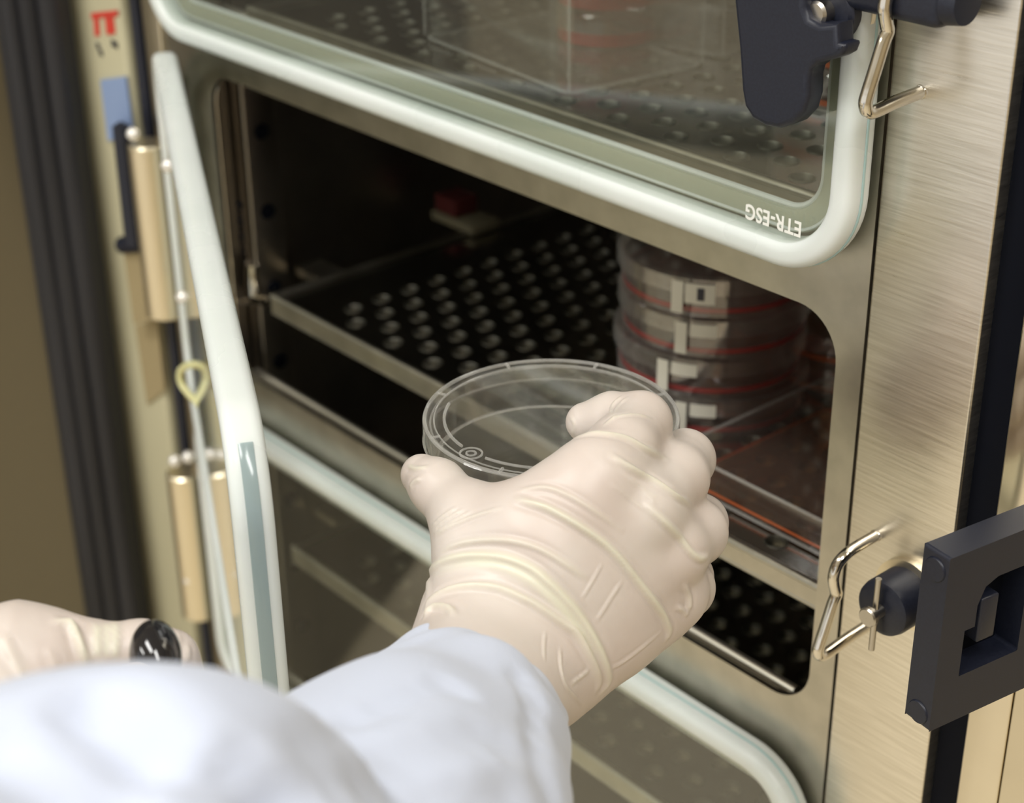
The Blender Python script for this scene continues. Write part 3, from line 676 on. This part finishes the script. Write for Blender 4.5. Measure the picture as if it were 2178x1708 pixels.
# right hand -------------------------------------------------------
def dish_cut(P):
    d = P-np.array([DC[0], DC[1], DC[2]-.0105]); r = np.linalg.norm(d[:, :2], axis=1)-(HR-.0002); z = np.abs(d[:, 2])-.0108
    return np.maximum(r, z)
CUT = lambda P: dish_cut(P)
right = [
 [(915, 1560, .530, 21), (1000, 1390, .585, 20.5), (1030, 1310, .600, 20)],
 [(960, 1620, .530, 21), (1108, 1440, .590, 21.5), (1150, 1400, .600, 21)],
 [(1035, 1310, .602, 18), (1140, 1160, .597, 16.5), (1278, 1008, .600, 13)],
 [(1065, 1340, .600, 18), (1200, 1210, .598, 16), (1368, 1088, .603, 13)],
 [(1110, 1370, .600, 18), (1270, 1270, .604, 16), (1428, 1170, .612, 12.5)],
 [(1150, 1400, .602, 18), (1300, 1330, .612, 16), (1432, 1258, .624, 12)],
 [(1150, 1425, .606, 17), (1375, 1292, .626, 13)],
 [(1120, 1300, .625, 19), (1290, 1190, .635, 17)],
 [(1065, 1290, .612, 17), (1018, 1175, .607, 13), (990, 1095, .612, 11.2), (930, 1035, .622, 9.9), (897, 1010, .628, 7.8)],
 [(1015, 1130, .606, 12), (1100, 1110, .600, 12.5), (1230, 1040, .598, 12)],
 [(1278, 1008, .600, 13), (1322, 958, .612, 12.6), (1362, 900, .630, 11.6)],
 [(1362, 898, .630, 10.8), (1302, 888, .636, 9.0), (1246, 898, .640, 7.6)],
 [(1368, 1088, .603, 13), (1432, 1018, .626, 12.6), (1457, 975, .646, 11.2)],
 [(1457, 980, .646, 11), (1440, 985, .674, 9.5), (1400, 980, .694, 8)],
 [(1428, 1170, .612, 12.5), (1476, 1132, .630, 11.8), (1486, 1112, .648, 10.7)],
 [(1486, 1112, .648, 10.7), (1466, 1090, .675, 9), (1430, 1060, .695, 8)],
 [(1432, 1258, .624, 12), (1454, 1250, .637, 11), (1460, 1226, .650, 9.8)],
 [(1460, 1226, .650, 9.8), (1438, 1190, .672, 8), (1405, 1140, .690, 7.2)],
]
ks = [.006, .016, .016, .014, .012, .012, .014, .016, .011, .014, .006, .0035, .005, .003, .004, .003, .004, .003]
rf, lo, hi = make_sdf(right, ks, CUT)
P_, F_ = surface(rf, lo, hi, .00075)
folds = [
 ([(1101, 1062), (1123, 1068), (1167, 1082), (1222, 1112), (1274, 1147), (1314, 1183), (1362, 1242), (1402, 1294), (1424, 1338), (1418, 1360)], 1.7, 1.7, .9),
 ([(1180, 960), (1208, 937), (1252, 923), (1289, 923), (1333, 932), (1373, 954), (1417, 975)], 1.6, 1.0, .7),
 ([(1303, 970), (1351, 1000), (1402, 1029), (1439, 1055), (1467, 1071)], 1.6, 1.2, .7),
 ([(1377, 1077), (1410, 1106), (1443, 1139), (1468, 1172), (1490, 1188), (1506, 1185)], 1.6, 1.2, .7),
 ([(910, 1262), (912, 1220), (936, 1196), (976, 1184), (1028, 1180), (1079, 1186), (1131, 1208), (1171, 1240), (1204, 1273), (1233, 1307), (1261, 1352), (1285, 1402), (1296, 1446), (1282, 1472)], 1.9, 1.7, 1.0),
 ([(925, 1215), (976, 1198), (1028, 1195), (1079, 1206), (1131, 1232), (1168, 1262), (1204, 1300), (1236, 1345), (1262, 1400), (1276, 1450)], 2.8, .9, 1.0),
 ([(908, 1290), (914, 1276), (947, 1257), (998, 1246), (1057, 1250), (1112, 1272), (1153, 1294), (1204, 1330), (1227, 1350), (1251, 1390), (1275, 1440), (1270, 1470)], 1.8, 1.5, .6),
 ([(906, 1310), (912, 1300), (929, 1290), (954, 1294), (966, 1308)], 1.8, 1.6, .6),
 ([(925, 1185), (965, 1160), (1020, 1149), (1079, 1149), (1131, 1161), (1175, 1182), (1222, 1213), (1245, 1230)], 1.4, .9, .4),
 ([(1101, 1044), (1142, 1037), (1175, 1040), (1219, 1059), (1266, 1088), (1322, 1128)], 1.2, .7, .3),
 ([(925, 1139), (954, 1121), (1006, 1099), (1064, 1081)], 1.0, .7, .3),
 ([(917, 1122), (940, 1100), (969, 1081)], .9, .6, .2), ([(919, 1130), (948, 1105), (984, 1085)], .9, .6, .2), ([(921, 1136), (955, 1112), (1000, 1090)], .9, .6, .2),
 ([(1280, 1200), (1258, 1240), (1237, 1275)], .8, .3, .05), ([(1322, 1238), (1295, 1280), (1268, 1323)], .9, .35, .05),
 ([(1300, 1424), (1330, 1405), (1357, 1385), (1406, 1345)], .9, .5, .1),
 ([(1160, 1345), (1157, 1375), (1158, 1405)], .8, .4, .2), ([(1215, 1455), (1235, 1440), (1255, 1425)], .9, .5, .3), ([(1192, 1380), (1193, 1420), (1205, 1460), (1240, 1500)], .9, .6, .3),
 ([(1285, 905), (1310, 887), (1351, 882), (1385, 890)], 1.0, .5, .5), ([(1298, 888), (1303, 862), (1322, 843)], 1.0, .5, .3), ([(1305, 892), (1312, 866), (1335, 845)], 1.0, .4, .2),
 ([(1215, 925), (1222, 905), (1212, 885)], .9, .3, .2), ([(868, 990), (885, 996), (910, 994)], 1.2, .6, .6), ([(872, 1040), (880, 1025), (895, 1018)], 1.2, .7, .3),
 ([(1456, 1245), (1466, 1270), (1466, 1300)], 1.4, 1.0, .3), ([(1440, 1290), (1455, 1300), (1462, 1310)], 1.2, .8, .2),
 ([(1320, 1003), (1370, 1040), (1400, 1060)], .9, .35, .1), ([(1330, 1015), (1375, 1052), (1395, 1070)], .9, .35, .1), ([(1300, 1030), (1340, 1060), (1372, 1085)], .9, .35, .1),
]
P2, att = add_folds(P_, rf, folds)
np_mesh('right_glove', P2, F_, M['glove'], person, att)['label'] = 'pale latex glove curled over the dish'

# left hand on the door knob ---------------------------------------
left = [
 [(-420, 1700, .50, 30), (-150, 1500, .54, 27)],
 [(-150, 1500, .54, 27), (50, 1404, .545, 16.5)],
 [(-130, 1560, .54, 25), (60, 1520, .545, 17)],
 [(50, 1404, .545, 16.5), (120, 1396, .546, 11.8), (190, 1392, .548, 10.4), (300, 1385, .552, 9.6), (362, 1400, .556, 8.6), (388, 1445, .560, 7.8)],
 [(60, 1500, .545, 15), (180, 1490, .55, 10.5), (300, 1485, .556, 9.5), (372, 1500, .560, 8.5), (385, 1545, .564, 8)],
 [(50, 1580, .545, 14), (170, 1580, .55, 10), (290, 1575, .556, 9), (360, 1590, .560, 8)],
 [(-60, 1560, .53, 18), (90, 1560, .515, 12), (210, 1500, .512, 10.5), (290, 1470, .512, 9)],
]
lf, lo, hi = make_sdf(left, [.01, .014, .014, .012, .006, .006, .01])
P_, F_ = surface(lf, lo, hi, .0013)
lfolds = [([(118, 1322), (148, 1326), (162, 1350), (175, 1385), (187, 1415)], 1.9, 2.0, .9), ([(207, 1326), (207, 1360), (208, 1400)], 2.0, .8, .9), ([(226, 1324), (227, 1360), (226, 1400)], 1.6, .8, .9), ([(243, 1322), (245, 1360), (243, 1400)], 1.8, 1.0, .9),
 ([(0, 1350), (25, 1400), (52, 1450)], 1.4, .9, .2), ([(10, 1345), (38, 1395), (62, 1440)], 1.0, .7, .1), ([(378, 1342), (380, 1365), (372, 1385)], 1.2, .6, .2), ([(395, 1370), (400, 1388), (396, 1410)], 1.4, .8, .2), ([(100, 1380), (112, 1400), (120, 1425)], 1.2, .4, .1)]
P2, att = add_folds(P_, lf, lfolds)
np_mesh('left_glove', P2, F_, M['glove'], person, att)['label'] = 'pale latex glove around the door knob'
# the knob belongs to the open door
kc = at(331, 1396, .522)
dv = np.array([.888, -.459, 0]); nv = np.array([-.459, -.888, 0])
b = MB(); b.sphere((0, 0, 0), 1.0, 24); Rk = Matrix.Rotation(math.atan2(nv[1], nv[0]), 3, 'Z')
b.v = [tuple(Vector(kc)+Rk @ Matrix.Rotation(math.radians(-32), 3, 'X') @ Vector((v[0]*.0080, v[1]*.0118, v[2]*.0092))) for v in b.v]
b.build('door_knob', M['blackgloss'], opn)
foot = kc-nv*((kc-np.array(tw(-.425, .25, 0)))[:2] @ nv[:2])-dv*.004+np.array([0, 0, -.048]); mid = (kc+foot)/2+np.array([0, 0, -.016])
b = MB(); b.tube([kc-nv*.002+np.array([0, 0, -.004]), mid, foot], [.0045, .0045, .0045], 16); b.tube([foot+nv*.004, foot], [.009, .010], 24); b.build('knob_stem', M['black'], opn)

# sleeve -----------------------------------------------------------
def coat():
    m = mat('white_coat_cotton', (.57, .625, .765), .85, sss=.1, sssr=(.004, .004, .004)); b_ = m.node_tree.nodes['Principled BSDF']
    tc = nd(m, 'ShaderNodeTexCoord'); nz = nd(m, 'ShaderNodeTexNoise'); nz.inputs['Scale'].default_value = 700; nz.inputs['Detail'].default_value = 3; lk(m, tc.outputs['Object'], nz.inputs[0])
    bp = nd(m, 'ShaderNodeBump'); bp.inputs['Distance'].default_value = .0004; bp.inputs['Strength'].default_value = .4; lk(m, nz.outputs[0], bp.inputs['Height']); lk(m, bp.outputs[0], b_.inputs['Normal'])
    b_.inputs['Sheen Weight'].default_value = .15
    return m
M['coat'] = coat()
sec = [(1046, 1458, .592, .0296), (1035, 1473, .589, .0308), (1014, 1503, .581, .0328), (982, 1549, .567, .0362), (945, 1602, .547, .0402), (912, 1662, .520, .0435), (872, 1738, .490, .0465), (770, 1880, .445, .0490), (560, 2050, .405, .0500), (255, 1962, .365, .0568), (0, 2190, .330, .059), (-250, 2480, .30, .064), (-600, 2800, .28, .07)]
S = spline([np.append(at(u, v, d), r) for u, v, d, r in sec], 14)
b = MB(); ctr = [Vector(q[:3]) for q in S]; rad = [q[3] for q in S]; NS = 120; m_ = len(S)
nrm = None; rings = []; rng2 = np.random.default_rng(7); ph = rng2.uniform(0, 6.28, 12)
for i in range(m_):
    t = (ctr[min(i+1, m_-1)]-ctr[max(i-1, 0)]).normalized()
    if nrm is None: nrm = Vector((0, 0, 1))
    nrm = (nrm-t*nrm.dot(t)).normalized(); bn = t.cross(nrm); row = []
    s_ = i/(m_-1)*12
    for k in range(NS):
        a = 2*math.pi*k/NS
        w_ = min(1, max(0, (i-10)/50))
        dr = w_*(.0030*math.sin(2*a+s_*1.3+ph[0])+.0026*math.sin(3*a-s_*1.9+ph[1])+.0016*math.sin(5*a+s_*2.6+ph[2])+.0022*math.sin(s_*3.1+1.5*math.sin(a+ph[3]))+.0010*math.sin(7*a-s_*4+ph[4]))
        dr += (1-w_)*.0006*math.sin(4*a+ph[5])
        dr -= w_*.003*abs(math.sin(2*a-.8*s_+.4))**10
        row.append(ctr[i]+(nrm*math.cos(a)+bn*math.sin(a))*(rad[i]+dr*.42))
    rings.append(row)
# cloth folds pressed into the sleeve along lines on its upper side
AR = np.array([[p[:] for p in r_] for r_ in rings]); FL = AR.reshape(-1, 3)
CT = np.repeat(np.array([c_[:] for c_ in ctr])[:, None], NS, 1).reshape(-1, 3); INW = CT-FL; INW /= np.linalg.norm(INW, axis=1)[:, None]
D_ = (FL-EYE) @ FW; U_ = 1089+F*((FL-EYE) @ RT)/D_; V_ = 854-F*((FL-EYE) @ UP)/D_; SH = np.zeros(len(FL))
for line, wd, dp in (([(200, 1440), (300, 1500), (400, 1575), (520, 1650), (640, 1720)], .010, .010), ([(-40, 1560), (80, 1600), (200, 1650), (320, 1730)], .011, .009), ([(60, 1500), (180, 1500), (300, 1560)], .008, .004),
                     ([(640, 1570), (760, 1520), (880, 1470), (990, 1430)], .006, .0026), ([(700, 1660), (850, 1600), (1000, 1560), (1120, 1560)], .007, .0026), ([(1130, 1400), (1160, 1470), (1170, 1560), (1185, 1680)], .005, .002), ([(800, 1690), (950, 1680), (1080, 1700)], .006, .002)):
    q = []
    for u, v in smooth2d(line, 8):
        m = np.hypot(U_-u, V_-v) < 45
        if m.any(): k = np.where(m)[0]; q.append(FL[k[np.argmin(D_[k]+np.hypot(U_[k]-u, V_[k]-v)*.0004)]])
    if len(q) < 2: continue
    q = np.array(spline(q, 3)); dd = np.sqrt(((FL[:, None]-q[None])**2).sum(2)).min(1); SH = np.maximum(SH, 0)+dp*np.exp(-(dd/wd)**2)-dp*.35*np.exp(-((dd-wd*1.9)/(wd*.9))**2)
FL = FL+INW*SH[:, None]; AR = FL.reshape(AR.shape)
for i in range(1, m_):
    for k in range(NS): rings[i][k] = Vector(AR[i, k])
t0 = (ctr[1]-ctr[0]).normalized()
inner = [[p+(ctr[i]-p).normalized()*.0016 for p in rings[i]] for i in range(0, 46)]
rim = [p+(ctr[0]-p).normalized()*.0008-t0*.0011 for p in rings[0]]
allr = inner[::-1]+[rim]+rings
vs = [p for r_ in allr for p in r_]; fs = []
for i in range(len(allr)-1):
    for k in range(NS): k2 = (k+1) % NS; fs.append((i*NS+k, i*NS+k2, (i+1)*NS+k2, (i+1)*NS+k))
b.add(vs, fs); slv = b.build('lab_coat_sleeve', M['coat'], person, angle=180); slv['label'] = 'white lab coat sleeve'

# small carton at the back of the open compartment
p = Vector(on_z(990, 474, -.4138)); t = thing('carton', 'small red and cream carton at the dark back of the open compartment', 'box', p)
b = MB(); b.box(p+Vector((-.022, -.012, 0)), p+Vector((.022, .012, .006)), .001); b.build('tray', mat('dull_card', (.16, .14, .09), .8), t, angle=30)
b = MB(); b.box(p+Vector((-.020, -.010, .006)), p+Vector((.002, .010, .018)), .001); b.build('sleeve', mat('dull_red', (.07, .006, .006), .8), t, angle=30)
